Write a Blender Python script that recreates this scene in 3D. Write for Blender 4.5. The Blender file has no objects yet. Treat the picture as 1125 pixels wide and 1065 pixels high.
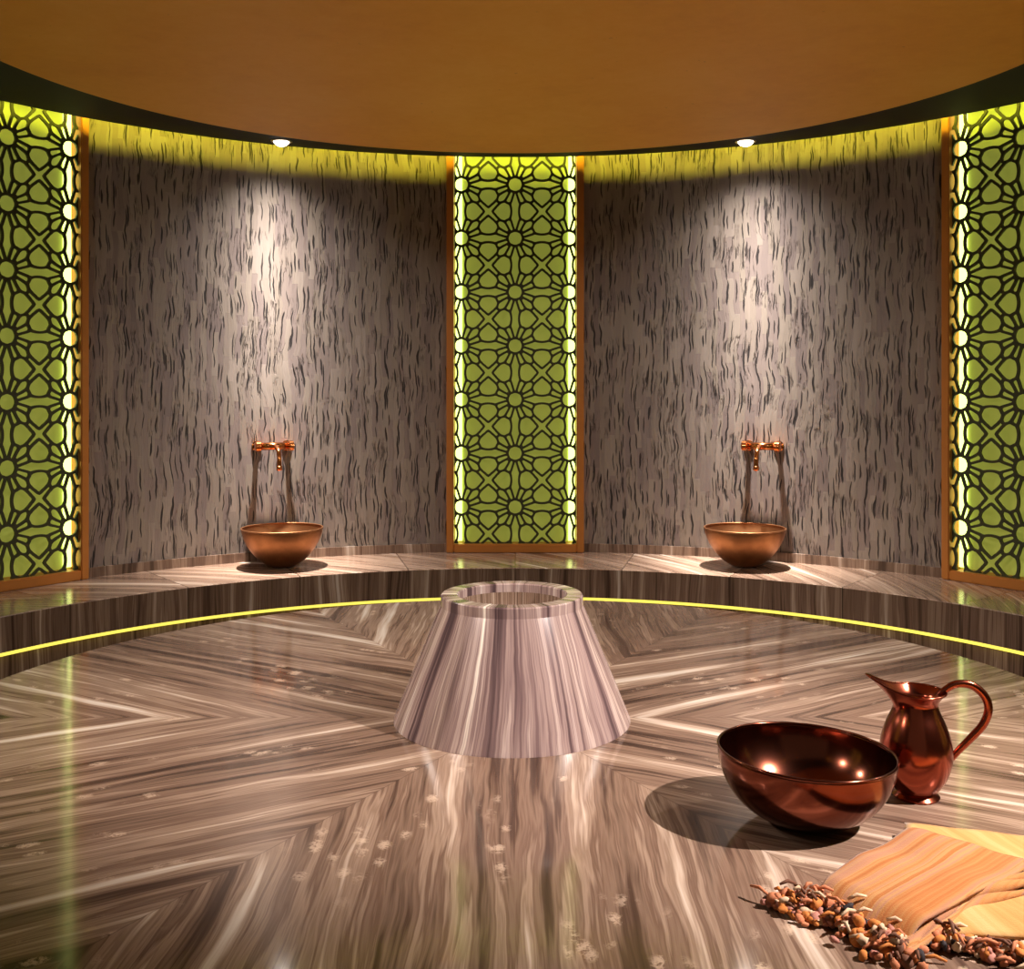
import bpy, bmesh, math, random
from math import sin, cos, pi, radians as R_
from mathutils import Vector, Matrix, noise as mnoise

random.seed(7)
SC = bpy.context.scene
COL = SC.collection

# ------------------------------------------------------------------ dimensions (metres)
RW = 2.60                       # inner radius of the round room
EYE = Vector((0.0, -2.626, 1.25))
Z_BENCH, Z_BENCH_UNDER, R_BENCH = 0.450, 0.322, 2.110
Z_PLAT, R_PLAT = 0.436, 1.485
Z_SOFFIT, R_SOFFIT = 2.370, 2.490
Z_DISC, R_DISC = 2.160, 1.466
Z_ROOF = 2.62
BAY = R_(51.9)                  # angle between two lattice screens
HALF = R_(7.46)                 # half the angle a screen takes up

def polar(r, a, z=0.0):         # a measured from the back of the room, positive to the right
    return Vector((r * sin(a), r * cos(a), z))

# ------------------------------------------------------------------ scene helpers
def link(name, me, mat=None, parent=None, smooth=False):
    o = bpy.data.objects.new(name, me)
    COL.objects.link(o)
    if mat is not None:
        for m in (mat if isinstance(mat, (list, tuple)) else [mat]):
            me.materials.append(m)
    if parent is not None:
        o.parent = parent
    if smooth:
        for p in me.polygons:
            p.use_smooth = True
    return o

def obj(name, bm, mat=None, parent=None, smooth=False, recalc=True):
    if recalc:
        bmesh.ops.recalc_face_normals(bm, faces=bm.faces)
    me = bpy.data.meshes.new(name)
    bm.to_mesh(me); bm.free()
    return link(name, me, mat, parent, smooth)

def tag(o, label=None, cat=None, group=None, kind=None):
    if label: o['label'] = label
    if cat: o['category'] = cat
    if group: o['group'] = group
    if kind: o['kind'] = kind
    return o

def thing(name, label, cat, loc=(0, 0, 0), rotz=0.0, group=None):
    o = bpy.data.objects.new(name, None)
    COL.objects.link(o)
    o.location = loc; o.rotation_euler = (0, 0, rotz)
    o.empty_display_size = 0.1
    return tag(o, label, cat, group)

def copy_thing(o, loc, rotz, label):
    c = o.copy(); COL.objects.link(c)
    c.location = loc; c.rotation_euler = (0, 0, rotz); c['label'] = label
    for ch in [x for x in SC.objects if x.parent == o]:
        k = ch.copy(); COL.objects.link(k); k.parent = c
        for g in [x for x in SC.objects if x.parent == ch]:
            q = g.copy(); COL.objects.link(q); q.parent = k
    return c

def sharp_smooth(o, deg=35):
    me = o.data
    for p in me.polygons: p.use_smooth = True
    bm = bmesh.new(); bm.from_mesh(me)
    lim = R_(deg)
    for e in bm.edges:
        if len(e.link_faces) == 2 and e.calc_face_angle(0) > lim:
            e.smooth = False
    bm.to_mesh(me); bm.free()

# ------------------------------------------------------------------ mesh helpers
def add_lathe(bm, prof, n=64, a0=0.0, a1=2 * pi, closed_prof=False, deform=None):
    """revolve a (radius, z) profile round the z axis; angle from +y clockwise (see polar)"""
    full = abs(a1 - a0 - 2 * pi) < 1e-6
    cols = []
    m = n if full else n + 1
    for i in range(m):
        a = a0 + (a1 - a0) * i / n
        col = []
        for j, (r, z) in enumerate(prof):
            p = polar(r, a, z)
            if deform: p = deform(p, a, j)
            col.append(bm.verts.new(p))
        cols.append(col)
    L = len(prof)
    for i in range(n):
        A, B = cols[i], cols[(i + 1) % m]
        for j in range(L if closed_prof else L - 1):
            k = (j + 1) % L
            quad = [A[j], B[j], B[k], A[k]]
            try: bm.faces.new(quad)
            except ValueError: pass
    if closed_prof and not full:
        bm.faces.new(cols[0]); bm.faces.new(list(reversed(cols[-1])))
    bmesh.ops.remove_doubles(bm, verts=bm.verts, dist=1e-6)
    return cols

def ring(prof, n=192, a0=0.0, a1=2 * pi):
    bm = bmesh.new(); add_lathe(bm, prof, n, a0, a1, True); return bm

def add_box(bm, lo, hi, M=None):
    x0, y0, z0 = lo; x1, y1, z1 = hi
    vs = [Vector(p) for p in ((x0,y0,z0),(x1,y0,z0),(x1,y1,z0),(x0,y1,z0),(x0,y0,z1),(x1,y0,z1),(x1,y1,z1),(x0,y1,z1))]
    if M is not None: vs = [M @ v for v in vs]
    v = [bm.verts.new(p) for p in vs]
    for f in ((0,3,2,1),(4,5,6,7),(0,1,5,4),(1,2,6,5),(2,3,7,6),(3,0,4,7)):
        bm.faces.new([v[i] for i in f])
    return v

def add_tube(bm, pts, rad, n=14, cap=True, flat=1.0):
    """tube along points; rad a number or a list; flat squeezes the second cross axis"""
    pts = [Vector(p) for p in pts]
    rads = rad if isinstance(rad, (list, tuple)) else [rad] * len(pts)
    prev_u = None; rows = []
    for i, p in enumerate(pts):
        t = (pts[min(i + 1, len(pts) - 1)] - pts[max(i - 1, 0)]).normalized()
        if prev_u is None:
            ref = Vector((0, 0, 1)) if abs(t.z) < 0.9 else Vector((0, 1, 0))
            u = (ref - t * ref.dot(t)).normalized()
        else:
            u = (prev_u - t * prev_u.dot(t)).normalized()
        prev_u = u
        w = t.cross(u)
        rows.append([bm.verts.new(p + rads[i] * (cos(2*pi*k/n) * u + flat * sin(2*pi*k/n) * w)) for k in range(n)])
    for a, b in zip(rows, rows[1:]):
        for k in range(n):
            bm.faces.new([a[k], a[(k+1) % n], b[(k+1) % n], b[k]])
    if cap:
        bm.faces.new(list(reversed(rows[0]))); bm.faces.new(rows[-1])

def catmull(P, per=6):
    P = [Vector(p) for p in P]; out = []
    for i in range(len(P) - 1):
        p0, p1, p2, p3 = P[max(i-1,0)], P[i], P[i+1], P[min(i+2, len(P)-1)]
        for k in range(per):
            t = k / per
            out.append(0.5 * ((2*p1) + (p2-p0)*t + (2*p0-5*p1+4*p2-p3)*t*t + (3*p1-p0-3*p2+p3)*t**3))
    out.append(P[-1])
    return out

# ------------------------------------------------------------------ material helpers
class NT:
    def __init__(s, name):
        s.mat = bpy.data.materials.new(name); s.mat.use_nodes = True
        s.t = s.mat.node_tree; s.n = s.t.nodes; s.l = s.t.links
        s.bsdf = s.n['Principled BSDF']
    def put(s, sock, v):
        if isinstance(v, bpy.types.NodeSocket): s.l.new(v, sock)
        elif v is not None:
            if hasattr(sock.default_value, '__len__') and not hasattr(v, '__len__'): v = (v,) * len(sock.default_value)
            if hasattr(v, '__len__') and len(sock.default_value) == 4 and len(v) == 3: v = (*v, 1)
            sock.default_value = v
    def m(s, op, a, b=None, c=None, clamp=False):
        n = s.n.new('ShaderNodeMath'); n.operation = op; n.use_clamp = clamp
        for i, v in enumerate((a, b, c)):
            if v is not None: s.put(n.inputs[i], v)
        return n.outputs[0]
    def add(s, a, b): return s.m('ADD', a, b)
    def mul(s, a, b): return s.m('MULTIPLY', a, b)
    def xyz(s, x, y, z):
        n = s.n.new('ShaderNodeCombineXYZ')
        for i, v in enumerate((x, y, z)): s.put(n.inputs[i], v)
        return n.outputs[0]
    def pos(s):
        n = s.n.new('ShaderNodeTexCoord'); q = s.n.new('ShaderNodeSeparateXYZ')
        s.l.new(n.outputs['Object'], q.inputs[0])
        return q.outputs[0], q.outputs[1], q.outputs[2], n.outputs['Object']
    def noise(s, vec, scale=1.0, detail=3.0, rough=0.5, dist=0.0):
        n = s.n.new('ShaderNodeTexNoise')
        s.put(n.inputs['Vector'], vec); n.inputs['Scale'].default_value = scale
        n.inputs['Detail'].default_value = detail; n.inputs['Roughness'].default_value = rough
        n.inputs['Distortion'].default_value = dist
        return n.outputs['Fac']
    def white(s, vec):
        n = s.n.new('ShaderNodeTexWhiteNoise'); n.noise_dimensions = '3D'
        s.put(n.inputs['Vector'], vec); return n.outputs['Value']
    def voronoi(s, vec, scale, feature='F1', rnd=1.0):
        n = s.n.new('ShaderNodeTexVoronoi'); n.feature = feature
        s.put(n.inputs['Vector'], vec); n.inputs['Scale'].default_value = scale
        n.inputs['Randomness'].default_value = rnd
        return n.outputs['Distance']
    def ramp(s, fac, stops, interp='LINEAR'):
        n = s.n.new('ShaderNodeValToRGB'); cr = n.color_ramp; cr.interpolation = interp
        while len(cr.elements) < len(stops): cr.elements.new(0.5)
        for e, (p, c) in zip(cr.elements, stops):
            e.position = p; e.color = (*c, 1) if len(c) == 3 else c
        s.put(n.inputs[0], fac); return n.outputs[0]
    def step(s, v, lo, hi, a=0.0, b=1.0):
        n = s.n.new('ShaderNodeMapRange'); n.interpolation_type = 'SMOOTHSTEP'
        for i, q in enumerate((v, lo, hi, a, b)): s.put(n.inputs[i], q)
        return n.outputs[0]
    def mix(s, fac, a, b, blend='MIX'):
        n = s.n.new('ShaderNodeMix'); n.data_type = 'RGBA'; n.blend_type = blend
        s.put(n.inputs[0], fac); s.put(n.inputs[6], a); s.put(n.inputs[7], b)
        return n.outputs[2]
    def bump(s, h, strength=0.3, dist=0.01):
        n = s.n.new('ShaderNodeBump'); n.inputs['Strength'].default_value = strength
        n.inputs['Distance'].default_value = dist; s.put(n.inputs['Height'], h)
        s.l.new(n.outputs[0], s.bsdf.inputs['Normal'])
    def set(s, **kw):
        for k, v in kw.items(): s.put(s.bsdf.inputs[k.replace('_', ' ')], v)
        return s.mat

def rgb(r, g, b):               # sRGB 0-255 to linear
    f = lambda c: c / 12.92 if c <= 0.04045 else ((c + 0.055) / 1.055) ** 2.4
    return tuple(f(c / 255) for c in (r, g, b))

def plain(name, color, rough=0.5, metal=0.0, noise_amt=0.12, scale=30.0, **kw):
    t = NT(name)
    x, y, z, P = t.pos()
    n = t.noise(P, scale, 4)
    c = t.mix(t.mul(n, noise_amt * 2), color, tuple(v * 0.55 for v in color))
    return t.set(Base_Color=c, Roughness=rough, Metallic=metal, **kw)

def emitter(name, color, strength):
    t = NT(name)
    return t.set(Base_Color=color, Emission_Color=color, Emission_Strength=strength, Roughness=0.5)

VEIN = [(0.00, rgb(52, 38, 32)), (0.22, rgb(86, 66, 55)), (0.36, rgb(132, 108, 92)), (0.46, rgb(112, 88, 74)),
        (0.55, rgb(158, 134, 116)), (0.63, rgb(138, 114, 97)), (0.74, rgb(186, 164, 146)), (0.86, rgb(214, 200, 186)), (1.0, rgb(232, 224, 214))]

def vein_colour(t, p, u, seed, freq=26.0, contrast=1.0, stops=VEIN):
    """veined stone: bands across p, drawn out along u; all sizes in metres"""
    warp = t.noise(t.xyz(t.mul(p, 2.0), t.mul(u, 0.8), seed), 1.0, 3, 0.55)
    q = t.add(p, t.mul(t.add(warp, -0.5), 0.12))
    a = t.noise(t.xyz(t.mul(q, freq), t.mul(u, 0.55), seed), 1.0, 4, 0.6)
    b = t.noise(t.xyz(t.mul(q, freq * 4.1), t.mul(u, 1.3), t.add(seed, 7.3)), 1.0, 4, 0.6)
    k = t.add(t.mul(a, 0.72), t.mul(b, 0.28))
    k = t.m('MULTIPLY_ADD', t.add(k, -0.5), 2.5 * contrast, 0.47, clamp=True)
    return t.ramp(k, stops), k

def mat_platform():
    t = NT('veined_marble_platform')
    x, y, z, P = t.pos()
    wob = t.noise(P, 3.0, 3)
    ang = t.m('ARCTAN2', x, t.mul(y, -1.0))
    r = t.m('SQRT', t.add(t.mul(x, x), t.mul(y, y)))
    k = t.m('ROUND', t.m('DIVIDE', ang, pi / 3))
    ph = t.m('SUBTRACT', ang, t.mul(k, pi / 3))
    u = t.mul(r, t.m('COSINE', ph))
    v = t.mul(r, t.m('SINE', ph))
    p = t.m('ABSOLUTE', t.add(v, t.mul(t.add(wob, -0.5), 0.02)))
    seed = t.add(t.mul(t.m('SIGN', v), 0.06), t.mul(k, 0.11))
    col, kk = vein_colour(t, p, u, seed, 12.0, 1.25)
    # pale crystalline nuggets scattered along the veins
    cell = t.voronoi(t.xyz(t.mul(v, 26.0), t.mul(u, 15.0), 0.0), 1.0)
    zone = t.noise(t.xyz(t.mul(v, 9.0), t.mul(u, 2.2), t.add(k, 3.0)), 1.0, 2)
    rag = t.noise(P, 70.0, 4, 0.7)
    nug = t.mul(t.step(t.add(cell, t.mul(rag, 1.1)), 0.92, 0.72), t.step(zone, 0.54, 0.62))
    nug = t.mul(nug, t.step(rag, 0.35, 0.5))
    col = t.mix(t.mul(nug, 0.6), col, rgb(222, 196, 172))
    # seams between the six wedges
    seam = t.m('SUBTRACT', t.mul(u, math.tan(pi / 6)), t.m('ABSOLUTE', v))
    line = t.step(seam, 0.0006, 0.0022, 0.55, 1.0)
    col = t.mix(line, rgb(74, 56, 47), col)
    rough = t.m('MULTIPLY_ADD', rag, 0.06, 0.07)
    return t.set(Base_Color=col, Roughness=rough, IOR=1.38)

def mat_stripes(name, mode, freq, contrast=1.0, shade=1.0, seed=0.0, slabs=0, rough=0.2):
    """stone with veins running up a curved face (mode 'up'), or slanting over a ledge (mode 'ledge')"""
    t = NT(name)
    x, y, z, P = t.pos()
    ang = t.m('ARCTAN2', x, y)
    r = t.m('SQRT', t.add(t.mul(x, x), t.mul(y, y)))
    sd = seed
    arc = t.mul(ang, 2.2)
    if slabs:
        s_ = t.m('DIVIDE', ang, R_(slabs)); idx = t.m('FLOOR', s_)
        rnd = t.white(t.xyz(idx, seed, 0.5))
        sd = t.add(t.mul(rnd, 40.0), seed)
        fr = t.m('FRACT', s_)
        edge = t.m('MINIMUM', fr, t.m('SUBTRACT', 1.0, fr))
    if mode == 'up':
        p, u = arc, z
    else:
        p, u = t.add(arc, t.mul(r, 0.9)), t.add(r, t.mul(arc, -0.2))
    col, kk = vein_colour(t, p, u, sd, freq, contrast)
    if slabs:
        col = t.mix(t.step(edge, 0.002, 0.006), rgb(58, 46, 38), col)
        col = t.mix(t.mul(rnd, 0.3), col, rgb(120, 98, 80))
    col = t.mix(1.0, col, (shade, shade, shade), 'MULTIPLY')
    return t.set(Base_Color=col, Roughness=rough, IOR=1.52)

def mat_cone():
    t = NT('rose_striped_marble')
    x, y, z, P = t.pos()
    ang = t.m('ARCTAN2', x, t.mul(y, -1.0))
    stops = [(0.0, rgb(76, 60, 62)), (0.25, rgb(120, 98, 97)), (0.42, rgb(160, 138, 132)), (0.52, rgb(132, 110, 108)),
             (0.62, rgb(184, 164, 156)), (0.75, rgb(158, 138, 136)), (0.88, rgb(222, 210, 198)), (1.0, rgb(240, 232, 220))]
    wob = t.mul(t.add(t.noise(P, 9.0, 3), -0.5), 0.05)
    p = t.mul(t.add(ang, wob), 0.24)
    col, k = vein_colour(t, p, t.mul(z, 0.8), 4.0, 16.0, 1.9, stops)
    return t.set(Base_Color=col, Roughness=0.22, IOR=1.5)

def mat_wall():
    """stacked slivers of stone: wavy upright courses with short dark slits between them"""
    t = NT('sliver_stone_wall')
    x, y, z, P = t.pos()
    ang = t.m('ARCTAN2', x, y)
    arc = t.mul(ang, RW)
    w1 = t.noise(t.xyz(t.mul(arc, 2.4), t.mul(z, 3.4), 1.0), 1.0, 3, 0.55)
    w2 = t.noise(t.xyz(t.mul(arc, 15.0), t.mul(z, 9.0), 5.0), 1.0, 3, 0.6)
    ua = t.add(arc, t.add(t.mul(t.add(w1, -0.5), 0.075), t.mul(t.add(w2, -0.5), 0.010)))
    slit = None
    for i, (wid, rows, thick) in enumerate(((0.050, 5.6, 0.085), (0.064, 4.4, 0.060), (0.036, 8.5, 0.10))):
        s_ = t.m('DIVIDE', t.add(ua, 0.013 * i), wid)
        c = t.m('FLOOR', s_)
        rc = t.white(t.xyz(c, 3.1 + i, 0.0))
        vz = t.add(t.mul(z, rows), t.mul(rc, 17.0))
        ri = t.m('FLOOR', vz)
        ra = t.white(t.xyz(c, ri, 1.7 + i)); rb = t.white(t.xyz(c, ri, 9.2 + i))
        fx = t.add(t.m('FRACT', s_), t.mul(t.add(ra, -0.5), 0.5))
        fy = t.m('FRACT', vz)
        half = t.m('MULTIPLY_ADD', rb, 0.28, 0.12)
        dy = t.m('DIVIDE', t.m('ABSOLUTE', t.add(fy, -0.5)), half)
        taper = t.m('SUBTRACT', 1.0, t.m('POWER', dy, 3.0), clamp=True)
        dx = t.m('ABSOLUTE', t.add(fx, -0.5))
        hw = t.mul(taper, t.m('MULTIPLY_ADD', ra, thick * 0.7, thick * 0.55))
        mask = t.mul(t.step(dx, t.mul(hw, 0.5), t.add(hw, 0.001), 1.0, 0.0), t.step(rb, (0.12, 0.26, 0.40)[i], (0.14, 0.28, 0.42)[i]))
        mask = t.mul(mask, t.step(taper, 0.0, 0.15))
        slit = mask if slit is None else t.m('MAXIMUM', slit, mask)
    # hairline cracks that follow the courses
    fine = t.noise(t.xyz(t.mul(ua, 34.0), t.mul(z, 2.6), 2.0), 1.0, 4, 0.6)
    hair = t.step(t.m('ABSOLUTE', t.add(fine, -0.5)), 0.006, 0.022, 1.0, 0.0)
    brk = t.noise(t.xyz(t.mul(arc, 6.0), t.mul(z, 6.0), 8.0), 1.0, 3)
    hair = t.mul(hair, t.step(brk, 0.45, 0.6))
    # slivers differ a little in tone
    sl = t.m('FLOOR', t.m('DIVIDE', ua, 0.026))
    rs = t.white(t.xyz(sl, 0.2, 0.0))
    tone = t.white(t.xyz(sl, t.m('FLOOR', t.add(t.mul(z, 5.0), t.mul(rs, 9.0))), 4.0))
    mott = t.noise(P, 2.2, 4)
    k = t.add(t.mul(tone, 0.45), t.add(t.mul(mott, 0.5), t.mul(fine, 0.25)))
    col = t.ramp(k, [(0.2, rgb(116, 103, 100)), (0.5, rgb(134, 120, 113)), (0.65, rgb(140, 128, 116)), (0.95, rgb(154, 141, 132))])
    col = t.mix(t.mul(hair, 0.7), col, rgb(58, 47, 44))
    col = t.mix(t.mul(slit, 0.95), col, rgb(30, 25, 26))
    h = t.add(t.mul(tone, 0.35), t.mul(fine, 0.5))
    h = t.m('SUBTRACT', h, t.add(t.mul(slit, 1.0), t.mul(hair, 0.4)))
    t.bump(h, 0.7, 0.012)
    return t.set(Base_Color=col, Roughness=0.62)

def mat_plaster():
    t = NT('ochre_plaster')
    x, y, z, P = t.pos()
    a = t.noise(P, 1.6, 5, 0.6); b = t.noise(P, 22.0, 5, 0.7)
    spot = t.step(t.noise(P, 46.0, 2), 0.74, 0.80)
    col = t.ramp(t.add(t.mul(a, 0.7), t.mul(b, 0.3)), [(0.3, rgb(226, 160, 52)), (0.5, rgb(238, 178, 62)), (0.7, rgb(244, 190, 80))])
    col = t.mix(t.mul(spot, 0.4), col, rgb(110, 66, 26))
    t.bump(b, 0.15, 0.004)
    return t.set(Base_Color=col, Roughness=0.6)

def mat_copper(name, color, rough, dark=0.5, scale=18.0, amt=0.5):
    t = NT(name)
    x, y, z, P = t.pos()
    n = t.noise(P, scale, 5, 0.6)
    col = t.mix(t.mul(t.step(n, 0.35, 0.75), amt), color, tuple(c * dark for c in color))
    ro = t.m('MULTIPLY_ADD', n, rough * 0.5, rough * 0.75)
    return t.set(Base_Color=col, Metallic=1.0, Roughness=ro)

def mat_towel(name, stops, axis, freq, wob=0.02):
    t = NT(name)
    x, y, z, P = t.pos()
    p = t.add(t.mul(x, axis[0]), t.mul(y, axis[1]))
    w = t.noise(P, 6.0, 3)
    p = t.add(p, t.mul(t.add(w, -0.5), wob))
    a = t.noise(t.xyz(t.mul(p, freq), 0.3, 0.0), 1.0, 5, 0.65)
    k = t.m('MULTIPLY_ADD', t.add(a, -0.5), 3.0, 0.5, clamp=True)
    col = t.ramp(k, stops)
    wv = t.noise(P, 420.0, 2)
    t.bump(wv, 0.35, 0.002)
    return t.set(Base_Color=col, Roughness=0.85, Sheen_Weight=0.15)

LED = rgb(236, 222, 92)
M = dict(
    platform=mat_platform(),
    platform_side=mat_stripes('veined_marble_edge', 'up', 26, 1.0, 0.85, 2.0),
    cone=mat_cone(),
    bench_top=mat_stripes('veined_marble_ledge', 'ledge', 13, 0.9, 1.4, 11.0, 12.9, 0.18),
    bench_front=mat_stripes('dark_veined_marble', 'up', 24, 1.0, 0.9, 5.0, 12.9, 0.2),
    plinth=mat_stripes('veined_marble_skirting', 'up', 18, 0.9, 0.95, 23.0, 0, 0.25),
    wall=mat_wall(),
    plaster=mat_plaster(),
    black=plain('black_paint', rgb(24, 22, 19), 0.75),
    floor=mat_stripes('floor_marble', 'ledge', 9, 0.8, 0.5, 3.0),
    bowl=mat_copper('brushed_copper', rgb(162, 112, 74), 0.45, 0.6),
    dark_copper=mat_copper('dark_polished_copper', rgb(126, 72, 56), 0.17, 0.55, 9.0, 0.5),
    red_copper=mat_copper('red_polished_copper', rgb(160, 82, 62), 0.2, 0.6, 9.0, 0.5),
    tap=mat_copper('polished_copper', rgb(222, 140, 82), 0.16, 0.7),
    frame=plain('copper_brown_frame', rgb(204, 132, 60), 0.42, 0.3),
    lattice=plain('dark_olive_lattice', rgb(60, 62, 34), 0.5, 0.1),
    backing=plain('leaf_green_panel', rgb(190, 200, 96), 0.6, 0.0, 0.08, 12.0, Emission_Color=rgb(178, 186, 76), Emission_Strength=0.34),
    led_green=emitter('edge_lamp_glow', (0.60, 0.72, 0.20), 3.6),
    led=emitter('yellow_lamp_glow', LED, 1.15),
    cove=emitter('cove_lamp_glow', rgb(238, 228, 60), 52.0),
    lamp=emitter('downlight_glow', rgb(255, 240, 220), 6.0),
    chrome=plain('lamp_ring', rgb(190, 180, 168), 0.3, 0.9),
    stripe_towel=mat_towel('orange_striped_cotton', [(0.0, rgb(146, 70, 20)), (0.25, rgb(168, 98, 34)), (0.45, rgb(172, 120, 62)), (0.6, rgb(164, 112, 82)), (0.72, rgb(178, 130, 76)), (0.85, rgb(162, 94, 28)), (1.0, rgb(142, 76, 18))], (0.62, -0.78), 26.0),
    yellow_towel=mat_towel('yellow_cotton', [(0.0, rgb(176, 118, 50)), (0.5, rgb(194, 146, 82)), (1.0, rgb(204, 166, 110))], (0.9, 0.3), 22.0),
)
KNOT = [plain('knot_' + n, c, 0.8, 0, 0.3, 120.0) for n, c in (('coral', rgb(206, 128, 88)), ('cream', rgb(220, 190, 156)), ('umber', rgb(112, 70, 48)), ('orange', rgb(214, 130, 58)), ('ink', rgb(46, 38, 42)), ('rose', rgb(190, 128, 112)))]

# ------------------------------------------------------------------ the room
ARC = R_(152)                   # the wall stops at the doorway behind the visitor
bm = bmesh.new(); add_lathe(bm, [(0.001, 0), (2.72, 0), (2.72, -0.05), (0.001, -0.05)], 128, closed_prof=True)
tag(obj('floor', bm, M['floor']), kind='structure')

def wall_bay(name, a0, a1):
    tag(obj(name, ring([(RW, 0.0), (RW, Z_ROOF), (RW + 0.06, Z_ROOF), (RW + 0.06, 0.0)], 48, a0, a1), M['wall']), kind='structure')
for name, a0, a1 in (('wall_back_left', -BAY + HALF, -HALF), ('wall_back_right', HALF, BAY - HALF),
                     ('wall_left', -2 * BAY + HALF, -BAY - HALF), ('wall_right', BAY + HALF, 2 * BAY - HALF),
                     ('wall_front_left', -ARC, -2 * BAY - HALF), ('wall_front_right', 2 * BAY + HALF, ARC)):
    wall_bay(name, a0, a1)
tag(obj('wall_shell', ring([(2.70, 0.0), (2.70, Z_ROOF), (2.74, Z_ROOF), (2.74, 0.0)], 160, -ARC, ARC), M['black']), kind='structure')
for name, a0, a1 in (('baseboard_back_left', -BAY + HALF, -HALF), ('baseboard_back_right', HALF, BAY - HALF),
                     ('baseboard_left', -2 * BAY + HALF, -BAY - HALF), ('baseboard_right', BAY + HALF, 2 * BAY - HALF)):
    tag(obj(name, ring([(RW - 0.012, Z_BENCH), (RW - 0.012, 0.492), (RW - 0.001, 0.492), (RW - 0.001, Z_BENCH)], 64, a0, a1), M['plinth']), kind='structure')

tag(obj('ceiling_soffit', ring([(1.30, Z_SOFFIT), (R_SOFFIT, Z_SOFFIT), (R_SOFFIT, Z_SOFFIT + 0.03), (1.30, Z_SOFFIT + 0.03)], 192), M['black']), kind='structure')
bm = bmesh.new(); add_lathe(bm, [(0.001, Z_ROOF), (2.74, Z_ROOF), (2.74, Z_ROOF + 0.05), (0.001, Z_ROOF + 0.05)], 128, closed_prof=True)
tag(obj('ceiling_slab', bm, M['black']), kind='structure')
bm = bmesh.new(); add_lathe(bm, [(0.001, Z_DISC), (R_DISC - 0.004, Z_DISC), (R_DISC, Z_DISC + 0.004), (R_DISC, Z_SOFFIT), (0.001, Z_SOFFIT)], 224)
o = tag(obj('ceiling', bm, M['plaster']), kind='structure')
sharp_smooth(o, 30)

# hidden lamp strip on top of the soffit, washing the head of the wall
o = obj('cove_light_strip', ring([(2.428, 2.452), (2.428, 2.470), (2.440, 2.470), (2.440, 2.452)], 160, -ARC, ARC), M['cove'])
tag(o, 'yellow lamp strip hidden above the black soffit edge, washing the wall head', 'light strip')

# ------------------------------------------------------------------ bench ring
b = thing('marble_bench', 'curved marble bench running along the round stone wall', 'bench')
seat = bmesh.new()
add_lathe(seat, [(RW - 0.002, Z_BENCH), (R_BENCH + 0.003, Z_BENCH), (R_BENCH, Z_BENCH - 0.003)], 240, -ARC, ARC)
obj('seat_slab', seat, M['bench_top'], b)
fas = bmesh.new()
add_lathe(fas, [(R_BENCH, Z_BENCH - 0.003), (R_BENCH, Z_BENCH_UNDER), (R_BENCH + 0.05, Z_BENCH_UNDER)], 240, -ARC, ARC)
obj('front_fascia', fas, M['bench_front'], b)
obj('riser', ring([(R_BENCH + 0.022, 0.0), (R_BENCH + 0.022, Z_BENCH_UNDER), (R_BENCH + 0.04, Z_BENCH_UNDER), (R_BENCH + 0.04, 0.0)], 240, -ARC, ARC), M['bench_front'], b)
o = obj('light_strip', ring([(R_BENCH + 0.002, Z_BENCH_UNDER - 0.013), (R_BENCH + 0.002, Z_BENCH_UNDER - 0.001), (R_BENCH + 0.019, Z_BENCH_UNDER - 0.001), (R_BENCH + 0.019, Z_BENCH_UNDER - 0.013)], 240, -ARC, ARC), M['led'])
tag(o, 'thin glowing yellow lamp strip tucked under the bench front', 'light strip')

# ------------------------------------------------------------------ central platform and cone
p = thing('marble_platform', 'large round polished marble platform in the middle of the room', 'platform')
bm = bmesh.new()
rings_ = [0.02] + [R_PLAT * i / 12 for i in range(1, 12)] + [R_PLAT - 0.004, R_PLAT]
add_lathe(bm, [(r, Z_PLAT if r < R_PLAT else Z_PLAT - 0.004) for r in rings_], 192)
bm.faces.new([v for v in sorted((v for v in bm.verts if v.co.xy.length < 0.03), key=lambda v: math.atan2(v.co.x, v.co.y))])
obj('top_slab', bm, M['platform'], p)
bm = bmesh.new()
add_lathe(bm, [(R_PLAT, Z_PLAT - 0.004), (R_PLAT, Z_PLAT - 0.09), (R_PLAT - 0.04, Z_PLAT - 0.09), (R_PLAT - 0.04, 0.0)], 192)
obj('edge', bm, M['platform_side'], p)

CX = -0.008
c = thing('marble_cone', 'flat-topped striped marble cone with an open basin, standing on the platform', 'cone', (CX, 0, Z_PLAT))
bm = bmesh.new()
add_lathe(bm, [(0.292, 0.0), (0.2915, 0.004), (0.1765, 0.281)], 128)
o = obj('body', bm, M['cone'], c, True)
bm = bmesh.new()
add_lathe(bm, [(0.1765, 0.280), (0.1765, 0.282), (0.1755, 0.304), (0.173, 0.307), (0.137, 0.307), (0.134, 0.304), (0.134, 0.280)], 128, closed_prof=True)
o = obj('rim', bm, M['cone'], c); sharp_smooth(o, 30)
bm = bmesh.new()
add_lathe(bm, [(0.134, 0.285), (0.128, 0.20), (0.10, 0.165), (0.001, 0.16)], 96)
obj('basin', bm, M['bench_front'], c, True)

# ------------------------------------------------------------------ lattice screens
CELL = 0.2634
def seg_d(px, py, ax, ay, bx, by, r, taper=0.0):
    dx, dy = bx - ax, by - ay
    L2 = dx * dx + dy * dy
    t = max(0.0, min(1.0, ((px - ax) * dx + (py - ay) * dy) / L2))
    d = math.hypot(px - ax - t * dx, py - ay - t * dy)
    return d - r * (1 - taper * (2 * t - 1) ** 2)

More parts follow.
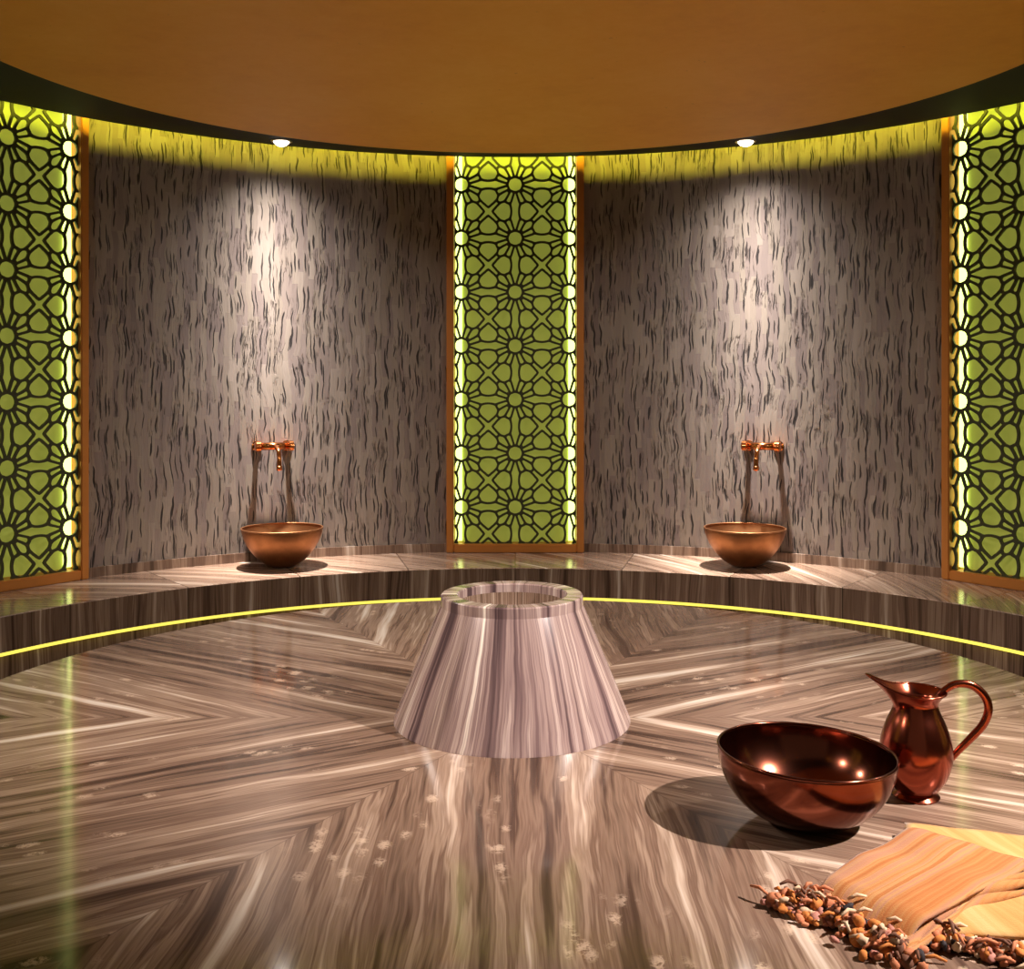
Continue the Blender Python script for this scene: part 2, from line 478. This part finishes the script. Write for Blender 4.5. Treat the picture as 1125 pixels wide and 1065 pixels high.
def shapes():
    S = []
    for cx in (0, 1):
        for cy in (0, 1):
            S.append(('c', cx, cy, 0.115))
            sx, sy = (1 if cx == 0 else -1), (1 if cy == 0 else -1)
            for a in (22.5, 67.5):
                ca, sa = cos(R_(a)) * sx, sin(R_(a)) * sy
                S.append(('s', cx + ca * 0.19, cy + sa * 0.19, cx + ca * 0.31, cy + sa * 0.31, 0.030, 0.0))
            k = math.sqrt(0.5)
            S.append(('s', cx + sx * k * 0.20, cy + sy * k * 0.20, cx + sx * k * 0.42, cy + sy * k * 0.42, 0.045, 0.5))
    for k in (0, 1):
        S.append(('s', 0.18, k, 0.82, k, 0.062, 0.75)); S.append(('s', k, 0.18, k, 0.82, 0.062, 0.75))
    for dx, dy in ((0, 1), (0, -1), (1, 0), (-1, 0)):
        S.append(('d', 0.5 + dx * 0.275, 0.5 + dy * 0.275, 0.5 + dx * 0.15, 0.5 + dy * 0.15, 0.145))
    S.append(('x', 0.35, 0.65, 0.034))
    return S
SHAPES = shapes()
def rib_field(x, y):
    """below zero on the ribs, above zero in the openings, for a point of one unit cell"""
    x %= 1.0; y %= 1.0
    best = second = 9.0
    for s in SHAPES:
        if s[0] == 'c': d = math.hypot(x - s[1], y - s[2]) - s[3]
        elif s[0] == 'd':
            d = math.hypot(x - s[1], y - s[2]) - s[5]
            d = min(d, seg_d(x, y, s[1], s[2], s[3], s[4], 0.045))
        elif s[0] == 'x': d = min(seg_d(x, y, s[1], s[1], s[2], s[2], s[3]), seg_d(x, y, s[1], s[2], s[2], s[1], s[3]))
        else: d = seg_d(x, y, *s[1:])
        if d < best:
            second, best = best, d
        elif d < second:
            second = d
    return min((second - best) - 0.040, 0.030 - best)

def lattice_mesh(half_w, z0, z1, zr, thick):
    """openwork panel in the local x-z plane; zr is the height of a rosette centre on the middle line"""
    N = 40
    T = [[rib_field(i / N, j / N) for j in range(N)] for i in range(N)]
    h = CELL / N
    i0, i1 = math.floor(-half_w / h), math.ceil(half_w / h)
    j0, j1 = math.floor((z0 - zr) / h), math.ceil((z1 - zr) / h)
    bm = bmesh.new(); cache = {}
    val = lambda i, j: T[i % N][j % N]
    def vert(key, x, z):
        v = cache.get(key)
        if v is None:
            v = cache[key] = bm.verts.new((min(max(x, -half_w), half_w), 0.0, min(max(z, z0), z1)))
        return v
    for i in range(i0, i1):
        for j in range(j0, j1):
            cs = [(i, j), (i + 1, j), (i + 1, j + 1), (i, j + 1)]
            vs = [val(*q) for q in cs]
            if all(v > 0 for v in vs): continue
            poly = []
            for k in range(4):
                (ai, aj), (bi, bj) = cs[k], cs[(k + 1) % 4]
                va, vb = vs[k], vs[(k + 1) % 4]
                if va <= 0: poly.append(vert((ai, aj), ai * h, zr + aj * h))
                if (va <= 0) != (vb <= 0):
                    t = va / (va - vb)
                    key = tuple(sorted(((ai, aj), (bi, bj))))
                    poly.append(vert(key, (ai + (bi - ai) * t) * h, zr + (aj + (bj - aj) * t) * h))
            if len(set(poly)) >= 3:
                try: bm.faces.new(poly)
                except ValueError: pass
    bmesh.ops.remove_doubles(bm, verts=bm.verts, dist=0.0006)
    bmesh.ops.dissolve_degenerate(bm, edges=bm.edges, dist=0.0002)
    bmesh.ops.recalc_face_normals(bm, faces=bm.faces)
    ret = bmesh.ops.extrude_face_region(bm, geom=list(bm.faces))
    for g in ret['geom']:
        if isinstance(g, bmesh.types.BMVert): g.co.y += thick
    return bm

LABEL_C = 'backlit green lattice screen between the two stone wall bays, seen whole'
SCR_R = 2.561                   # distance of the lattice plane from the room's axis
def make_screen():
    """local frame: x across, y away from the room's axis, origin on the bench at the lattice plane"""
    s = thing('lattice_screen', LABEL_C, 'screen', (0, 0, 0), 0, 'lattice screens let into the round wall')
    W, FW, TOP = 0.3353, 0.0355, 2.50 - Z_BENCH
    bm = bmesh.new()
    add_box(bm, (-W, -0.022, 0.001), (-W + FW, 0.075, TOP)); add_box(bm, (W - FW, -0.022, 0.001), (W, 0.075, TOP))
    add_box(bm, (-W + FW, -0.022, 0.001), (W - FW, 0.075, 0.042))
    bmesh.ops.bevel(bm, geom=[e for e in bm.edges], offset=0.004, segments=2, affect='EDGES')
    obj('frame', bm, M['frame'], s)
    iw = W - FW - 0.0015
    obj('lattice', lattice_mesh(iw, 0.0435, TOP - 0.002, 0.6714 - Z_BENCH, 0.011), M['lattice'], s)
    bm = bmesh.new(); add_box(bm, (-iw, 0.060, 0.043), (iw, 0.070, TOP - 0.002))
    obj('back_panel', bm, M['backing'], s)
    for sx in (-1, 1):
        bm = bmesh.new(); xs = sorted((sx * (iw - 0.004), sx * (iw - 0.036)))
        add_box(bm, (xs[0], 0.048, 0.05), (xs[1], 0.0595, TOP - 0.004))
        obj('edge_lamp', bm, M['led_green'], s)
    return s
scr = make_screen()
scr.location = polar(SCR_R, 0, Z_BENCH)
for a, lab in ((-BAY, 'backlit green lattice screen cut off by the photo at far left'),
               (BAY, 'backlit green lattice screen cut off by the photo at far right'),
               (-2 * BAY, 'backlit green lattice screen beside the doorway, left of the visitor'),
               (2 * BAY, 'backlit green lattice screen beside the doorway, right of the visitor')):
    copy_thing(scr, polar(SCR_R, a, Z_BENCH), -a, lab)

# ------------------------------------------------------------------ bowls
def bowl_profile(r, h, foot, wall=0.003, n=22, power=2.0):
    """outer then inner profile of a round-bottomed bowl"""
    out = [(0.001, 0.0), (foot, 0.0)]
    for i in range(1, n + 1):
        t = i / n
        rr = foot + (r - foot) * (1 - (1 - t) ** power) ** (1 / power)
        out.append((rr, h * t))
    inn = [(max(a - wall, 0.001), b + (wall if b == 0 else wall * (1 - b / h))) for a, b in reversed(out[1:])]
    return out, inn + [(0.001, wall)]

def make_bowl(name, label, group, mat, r, h, foot, power, bead, loc):
    o = thing(name, label, 'bowl', loc, 0, group)
    out, inn = bowl_profile(r, h, foot, 0.003, 26, power)
    bm = bmesh.new(); add_lathe(bm, out + inn, 96)
    body = obj('body', bm, mat, o, True)
    bm = bmesh.new()
    add_lathe(bm, [(r - 0.0015 + bead * cos(2*pi*k/10), h + bead * sin(2*pi*k/10)) for k in range(10)], 96, closed_prof=True)
    obj('rim', bm, mat, body, True)
    return o
bl = make_bowl('copper_bowl', 'copper bowl on the bench below the left wall tap', 'copper bowls on the bench', M['bowl'], 0.181, 0.172, 0.042, 1.55, 0.0035, (0, 0, 0))
BOWL_L, BOWL_R = Vector((-1.050, 2.150, Z_BENCH + 0.001)), Vector((1.035, 2.150, Z_BENCH + 0.001))
bl.location = BOWL_L
copy_thing(bl, BOWL_R, 0, 'copper bowl on the bench below the right wall tap')

def at(x, d, z=0.0):            # a spot given by its distance in front of the visitor and to the side
    return Vector((x, EYE.y + d, Z_PLAT + z))

big = make_bowl('serving_bowl', 'large dark polished copper bowl on the platform beside the pitcher', None, M['dark_copper'], 0.165, 0.128, 0.05, 1.9, 0.003, at(0.545, 2.0, 0.0035))
big.rotation_euler = (0, R_(2.0), 0)

# ------------------------------------------------------------------ pitcher
pt = thing('copper_pitcher', 'shiny red copper pitcher with a long lip and curved handle, behind the bowl', 'pitcher', at(0.800, 2.115, 0.001), R_(-6))
prof = [(0.001, 0.012), (0.036, 0.012), (0.045, 0.020), (0.058, 0.040), (0.067, 0.066), (0.0695, 0.090), (0.066, 0.118), (0.057, 0.146), (0.047, 0.168), (0.0425, 0.182), (0.043, 0.192), (0.049, 0.203), (0.057, 0.214)]
pp = [(q.x, q.y) for q in catmull([(a, b_, 0) for a, b_ in prof], 4)]
def lip(pnt, a, j, z_start=0.180):
    """draw the mouth out to a lip towards -x and let it rise there"""
    z = pnt.z
    if z <= z_start: return pnt
    w = min(1.0, (z - z_start) / 0.034)
    k = max(0.0, -sin(a))
    pull = w * (k ** 5) * 0.034 + w * (k ** 2) * 0.006
    rise = w * (k ** 5) * 0.027 - w * (1 - k) * 0.004
    pinch = 1 - 0.20 * w * (k ** 1.2) * (1 - k ** 5)
    q = pnt.copy(); q.x -= pull; q.y *= pinch; q.z += rise
    return q
inner = [(max(r - 0.0022, 0.001), z + 0.002 if z < 0.02 else z) for r, z in reversed(pp)]
bm = bmesh.new(); add_lathe(bm, pp + inner, 112, deform=lip)
obj('body', bm, M['red_copper'], pt, True)
bm = bmesh.new()
add_lathe(bm, [(0.001, 0.0), (0.044, 0.0), (0.0455, 0.003), (0.043, 0.006), (0.036, 0.011), (0.034, 0.015), (0.001, 0.015)], 80)
o = obj('foot', bm, M['red_copper'], pt); sharp_smooth(o, 50)
hp = catmull([(0.044, 0, 0.202), (0.056, 0, 0.2135), (0.078, 0, 0.226), (0.108, 0, 0.224), (0.132, 0, 0.203), (0.139, 0, 0.176), (0.128, 0, 0.146), (0.104, 0, 0.118), (0.082, 0, 0.094), (0.0672, 0, 0.076)], 6)
bm = bmesh.new(); add_tube(bm, hp, [0.0085 - 0.0025 * abs(2 * i / (len(hp) - 1) - 1) ** 2 for i in range(len(hp))], 14, True, 0.8)
obj('handle', bm, M['red_copper'], pt, True)
bm = bmesh.new()
add_tube(bm, [lip(polar(0.0565, 2*pi*k/96, 0.214), 2*pi*k/96, 0) for k in range(97)], 0.0021, 8, False)
obj('rim', bm, M['red_copper'], pt, True)

# ------------------------------------------------------------------ wall taps over the bench bowls
def make_tap():
    """local frame: y away from the wall towards the room, origin on the wall face"""
    t = thing('wall_tap', 'copper wall tap over the left bench bowl', 'tap', (0, 0, 0), 0, 'copper taps on the stone wall')
    for sx in (-1, 1):
        bm = bmesh.new()
        add_tube(bm, [(sx * 0.070, 0.0, 0), (sx * 0.070, 0.006, 0), (sx * 0.070, 0.010, 0)], [0.024, 0.024, 0.017], 24)
        add_tube(bm, [(sx * 0.070, 0.008, 0), (sx * 0.070, 0.058, 0)], 0.011, 16)
        fl = obj('wall_flange', bm, M['tap'], t, False)
        bm = bmesh.new()
        add_tube(bm, [(sx * 0.060, 0.058, 0), (sx * 0.066, 0.058, 0), (sx * 0.086, 0.058, 0), (sx * 0.091, 0.058, 0)], [0.016, 0.024, 0.024, 0.016], 20)
        o = obj('end_knob', bm, M['tap'], fl); sharp_smooth(o, 40)
    bm = bmesh.new(); add_tube(bm, [(-0.066, 0.058, 0), (0.066, 0.058, 0)], 0.0175, 18)
    obj('bar', bm, M['tap'], t, True)
    bm = bmesh.new()
    add_tube(bm, catmull([(0, 0.06, 0), (0, 0.10, -0.004), (0, 0.135, -0.020), (0, 0.150, -0.055), (0, 0.152, -0.090)], 6), 0.0105, 16, True)
    add_tube(bm, [(0, 0.152, -0.086), (0, 0.152, -0.106)], [0.0135, 0.0135], 16, True)
    obj('spout', bm, M['tap'], t, True)
    return t
tp = make_tap()
def on_wall(dirx, z):           # place on the wall behind a bench bowl
    a = math.atan2(dirx.x, dirx.y)
    return polar(RW - 0.001, a, z), pi - a
loc, rz = on_wall(BOWL_L, 0.985); tp.location = loc; tp.rotation_euler = (0, 0, rz)
loc, rz = on_wall(Vector((1.075, 2.15, 0)), 0.985)
copy_thing(tp, loc, rz, 'copper wall tap over the right bench bowl')

# ------------------------------------------------------------------ towel on the platform
tw = thing('folded_towel', 'folded orange striped towel with a knotted fringe, lying in front of the pitcher', 'towel', at(0.70, 1.70, 0.0))
O = tw.location.copy()
def patch(corners, nu, nv, zf, thick):
    """a sheet between four corners (given as x, distance), with heights zf(u, v)"""
    bm = bmesh.new(); g = []
    A, B, C_, D = [Vector((x, EYE.y + d, 0)) for x, d in corners]
    for i in range(nu + 1):
        row = []
        for j in range(nv + 1):
            u, v = i / nu, j / nv
            p_ = (A * (1-u) + B * u) * (1-v) + (D * (1-u) + C_ * u) * v
            wob_ = 0.006 * mnoise.noise(Vector((p_.x * 11, p_.y * 11, 2.0)))
            row.append(bm.verts.new(Vector((p_.x + wob_, p_.y - wob_, Z_PLAT + zf(u, v, p_))) - O))
        g.append(row)
    for i in range(nu):
        for j in range(nv):
            bm.faces.new([g[i][j], g[i+1][j], g[i+1][j+1], g[i][j+1]])
    bmesh.ops.recalc_face_normals(bm, faces=bm.faces)
    if sum(f.normal.z for f in bm.faces) < 0: bmesh.ops.reverse_faces(bm, faces=bm.faces)
    ret = bmesh.ops.extrude_face_region(bm, geom=list(bm.faces))
    for q in ret['geom']:
        if isinstance(q, bmesh.types.BMVert): q.co.z += thick
    return bm
def soft(p_, amp=0.004, f=16.0): return amp * mnoise.noise(Vector((p_.x * f, p_.y * f, 0.4)))
# lower folded layers (yellow), running out of the picture to the right
low = obj('lower_layer', patch([(0.615, 1.570), (0.95, 1.50), (1.20, 1.78), (0.705, 1.925)], 36, 36, lambda u, v, p_: 0.010 + 0.010 * min(1, 6 * v) + soft(p_), 0.006), M['yellow_towel'], tw, True)
# striped upper layer: A left, B front, C right, D back
def flap(u, v, p_):
    return max(0.002, 0.031 + 0.010 * v * u + soft(p_, 0.005, 13) - 0.029 * max(0, 1 - 6 * v) ** 2 - 0.006 * max(0, 1 - 6 * u) ** 2)
top = obj('striped_layer', patch([(0.466, 1.676), (0.560, 1.530), (0.845, 1.715), (0.697, 1.884)], 44, 44, flap, 0.006), M['stripe_towel'], tw, True)
# rolled hem along the right front edge of the striped layer
bm = bmesh.new()
hem = catmull([(0.553, 1.508, 0.012), (0.592, 1.550, 0.016), (0.646, 1.596, 0.026), (0.714, 1.640, 0.034), (0.80, 1.665, 0.038), (0.90, 1.70, 0.038)], 6)
for k, (dz, dd, rr) in enumerate(((0.0, 0.0, 0.010), (-0.009, -0.012, 0.009), (0.003, 0.012, 0.008))):
    add_tube(bm, [Vector((q.x, EYE.y + q.y + dd, Z_PLAT + max(q.z + dz, rr + 0.001))) - O for q in hem], [rr * (0.8 + 0.25 * sin(i * 0.7 + k)) for i in range(len(hem))], 12)
obj('hem', bm, M['stripe_towel'], top, True)
def knots(path, count, spread, size, hmax):
    bm = bmesh.new(); P_ = catmull(path, 10)
    for n in range(count):
        q = P_[int(random.random() * (len(P_) - 1))]
        s = random.uniform(*size)
        off = Vector((random.gauss(0, spread), random.gauss(0, spread), 0))
        zc = s * 0.6 + random.random() ** 1.6 * hmax * max(0.25, 1 - off.length / (spread * 2.6))
        c_ = Vector((q.x, EYE.y + q.y, Z_PLAT + zc)) + off - O
        mi = random.choices(range(6), (30, 16, 15, 20, 8, 14))[0]
        res = bmesh.ops.create_icosphere(bm, subdivisions=2, radius=s)
        Mx = Matrix.Translation(c_) @ Matrix.Rotation(random.random() * 6.3, 4, Vector((random.random()-.5, random.random()-.5, random.random()-.5)).normalized()) @ Matrix.Diagonal((1.0, random.uniform(0.55, 0.9), random.uniform(0.45, 0.8), 1))
        sd = random.random() * 90
        for v in res['verts']:
            k = 1 + 0.6 * mnoise.noise(v.co * (2.1 / s) + Vector((sd, 0, 0)))
            v.co = Mx @ (v.co * k)
            v.co.z = max(v.co.z, Z_PLAT + 0.0008 - O.z)
        for f in set(f for v in res['verts'] for f in v.link_faces): f.material_index = mi
    for n in range(count // 7):
        q = P_[int(random.random() * (len(P_) - 1))]
        a = random.random() * 6.3; L = random.uniform(0.015, 0.035)
        b0 = Vector((q.x + random.gauss(0, spread), EYE.y + q.y + random.gauss(0, spread), Z_PLAT + random.uniform(0.006, hmax + 0.006))) - O
        b1 = b0 + Vector((cos(a) * L, sin(a) * L, random.uniform(-0.003, 0.006)))
        mid = (b0 + b1) / 2 + Vector((0, 0, 0.005))
        nf = len(bm.faces)
        add_tube(bm, [b0, mid, b1], [0.0022, 0.003, 0.0018], 7)
        bm.faces.ensure_lookup_table()
        mi = random.choice((1, 2, 3, 0))
        for f in bm.faces[nf:]: f.material_index = mi
    return bm
o = obj('fringe', knots([(0.425, 1.650), (0.470, 1.640), (0.515, 1.575), (0.555, 1.505)], 560, 0.016, (0.005, 0.0115), 0.028), KNOT, top, True)
o = obj('fringe', knots([(0.625, 1.545), (0.68, 1.520), (0.75, 1.500), (0.84, 1.480)], 230, 0.012, (0.0055, 0.0105), 0.020), KNOT, low, True)

# ------------------------------------------------------------------ downlights in the soffit
def spot(name, loc, target, power, color, size, blend, radius=0.02):
    L = bpy.data.lights.new(name, 'SPOT'); L.energy = power; L.color = color
    L.spot_size = R_(size); L.spot_blend = blend; L.shadow_soft_size = radius
    o = bpy.data.objects.new(name, L); COL.objects.link(o); o.location = loc
    o.rotation_euler = (Vector(target) - Vector(loc)).to_track_quat('-Z', 'Y').to_euler()
    return o
def photometric(o, soft, power):
    """give a lamp the beam of a reflector downlight: strongest straight down, thinning out sideways"""
    L = o.data; L.use_nodes = True; t = L.node_tree
    em = t.nodes['Emission']
    tc = t.nodes.new('ShaderNodeTexCoord'); sp = t.nodes.new('ShaderNodeSeparateXYZ')
    t.links.new(tc.outputs['Normal'], sp.inputs[0])
    def mt(op, a, b):
        n = t.nodes.new('ShaderNodeMath'); n.operation = op
        for i, v in enumerate((a, b)):
            if isinstance(v, (int, float)): n.inputs[i].default_value = v
            else: t.links.new(v, n.inputs[i])
        return n.outputs[0]
    s2 = mt('ADD', mt('SUBTRACT', 1.0, mt('MULTIPLY', sp.outputs[2], sp.outputs[2])), 1e-4)
    t.links.new(mt('DIVIDE', soft, mt('ADD', mt('POWER', s2, power), soft)), em.inputs['Strength'])
def make_downlight():
    d = thing('downlight', 'bright round downlight in the black soffit, above the left bench bowl', 'downlight', (0, 0, 0), 0, 'downlights in the black soffit')
    bm = bmesh.new()
    add_lathe(bm, [(0.037, -0.006), (0.046, -0.005), (0.048, -0.0005), (0.037, -0.0005)], 40, closed_prof=True)
    obj('trim_ring', bm, M['chrome'], d, True)
    bm = bmesh.new(); add_lathe(bm, [(0.001, -0.026), (0.012, -0.0245), (0.024, -0.019), (0.033, -0.010), (0.0365, -0.001), (0.001, -0.001)], 40)
    obj('lens', bm, M['lamp'], d, True)
    return d
dl = make_downlight()
WARM = (1.0, 0.92, 0.86)
LAMP_L, LAMP_R = Vector((-1.055, 2.155, Z_SOFFIT)), Vector((1.040, 2.155, Z_SOFFIT))
dl.location = LAMP_L
copy_thing(dl, LAMP_R, 0, 'bright round downlight in the black soffit, above the right bench bowl')
SIDE_R, SIDE_L = polar(2.40, R_(122), Z_SOFFIT), polar(2.40, R_(-122), Z_SOFFIT)
copy_thing(dl, SIDE_R, 0, 'round downlight in the soffit, right of the visitor')
copy_thing(dl, SIDE_L, 0, 'round downlight in the soffit, left of the visitor')
for n, q in (('downlight_beam_left', LAMP_L), ('downlight_beam_right', LAMP_R)):
    photometric(spot(n, q + Vector((0, 0, -0.06)), (q.x, q.y, 0), 840, WARM, 142, 0.95, 0.02), 0.0065, 1.62)
spot('key_beam', SIDE_R + Vector((0, 0, -0.06)), (0.66, -0.46, Z_PLAT), 680, (1.0, 0.87, 0.80), 52, 0.9, 0.02)
MID_R, MID_L = polar(2.40, R_(78), Z_SOFFIT), polar(2.40, R_(-78), Z_SOFFIT)  # unseen lamps added to brighten the back half of the platform
copy_thing(dl, MID_R, 0, 'round downlight added out of view in the soffit over the right end of the bench')
copy_thing(dl, MID_L, 0, 'round downlight added out of view in the soffit over the left end of the bench')
for sx, q in ((-1, MID_L), (1, MID_R)):
    spot('added_side_beam', q + Vector((0, 0, -0.06)), (sx * 0.35, 0.55, Z_PLAT), 125, (1.0, 0.88, 0.78), 74, 1.0, 0.05)
for sx, q in ((-1, SIDE_L), (1, SIDE_R)):  # extra wide beams added at the side downlights to fill the back wall
    spot('wall_fill_beam', q + Vector((0, 0, -0.06)), (-sx * 0.3, 2.3, 1.5), 36, WARM, 100, 1.0, 0.04)
spot('fill_beam', SIDE_L + Vector((0, 0, -0.06)), (-0.20, 0.16, Z_PLAT), 240, (1.0, 0.82, 0.72), 48, 1.0, 0.05)

# ------------------------------------------------------------------ world, camera, view
w = bpy.data.worlds.new('warm_ambient_fill'); SC.world = w; w.use_nodes = True  # even warm ambient light added as fill; no hall is built
w.node_tree.nodes['Background'].inputs[0].default_value = (1.0, 0.78, 0.55, 1)
w.node_tree.nodes['Background'].inputs[1].default_value = 0.12

cam = bpy.data.cameras.new('camera'); co = bpy.data.objects.new('camera', cam); COL.objects.link(co)
co.location = EYE; co.rotation_euler = (pi / 2, 0, 0)
cam.sensor_width = 36.0; cam.lens = 36.0 * 1164 / 1125
cam.shift_x = -3.5 / 1125; cam.shift_y = -105.0 / 1125
cam.clip_start = 0.02
SC.camera = co
SC.cycles.use_denoising = True
SC.cycles.max_bounces = 8
SC.cycles.sample_clamp_indirect = 6.0
vs = SC.view_settings
vs.view_transform = 'Standard'; vs.look = 'None'; vs.gamma = 1.0; vs.use_curve_mapping = False
vs.exposure = 0.0
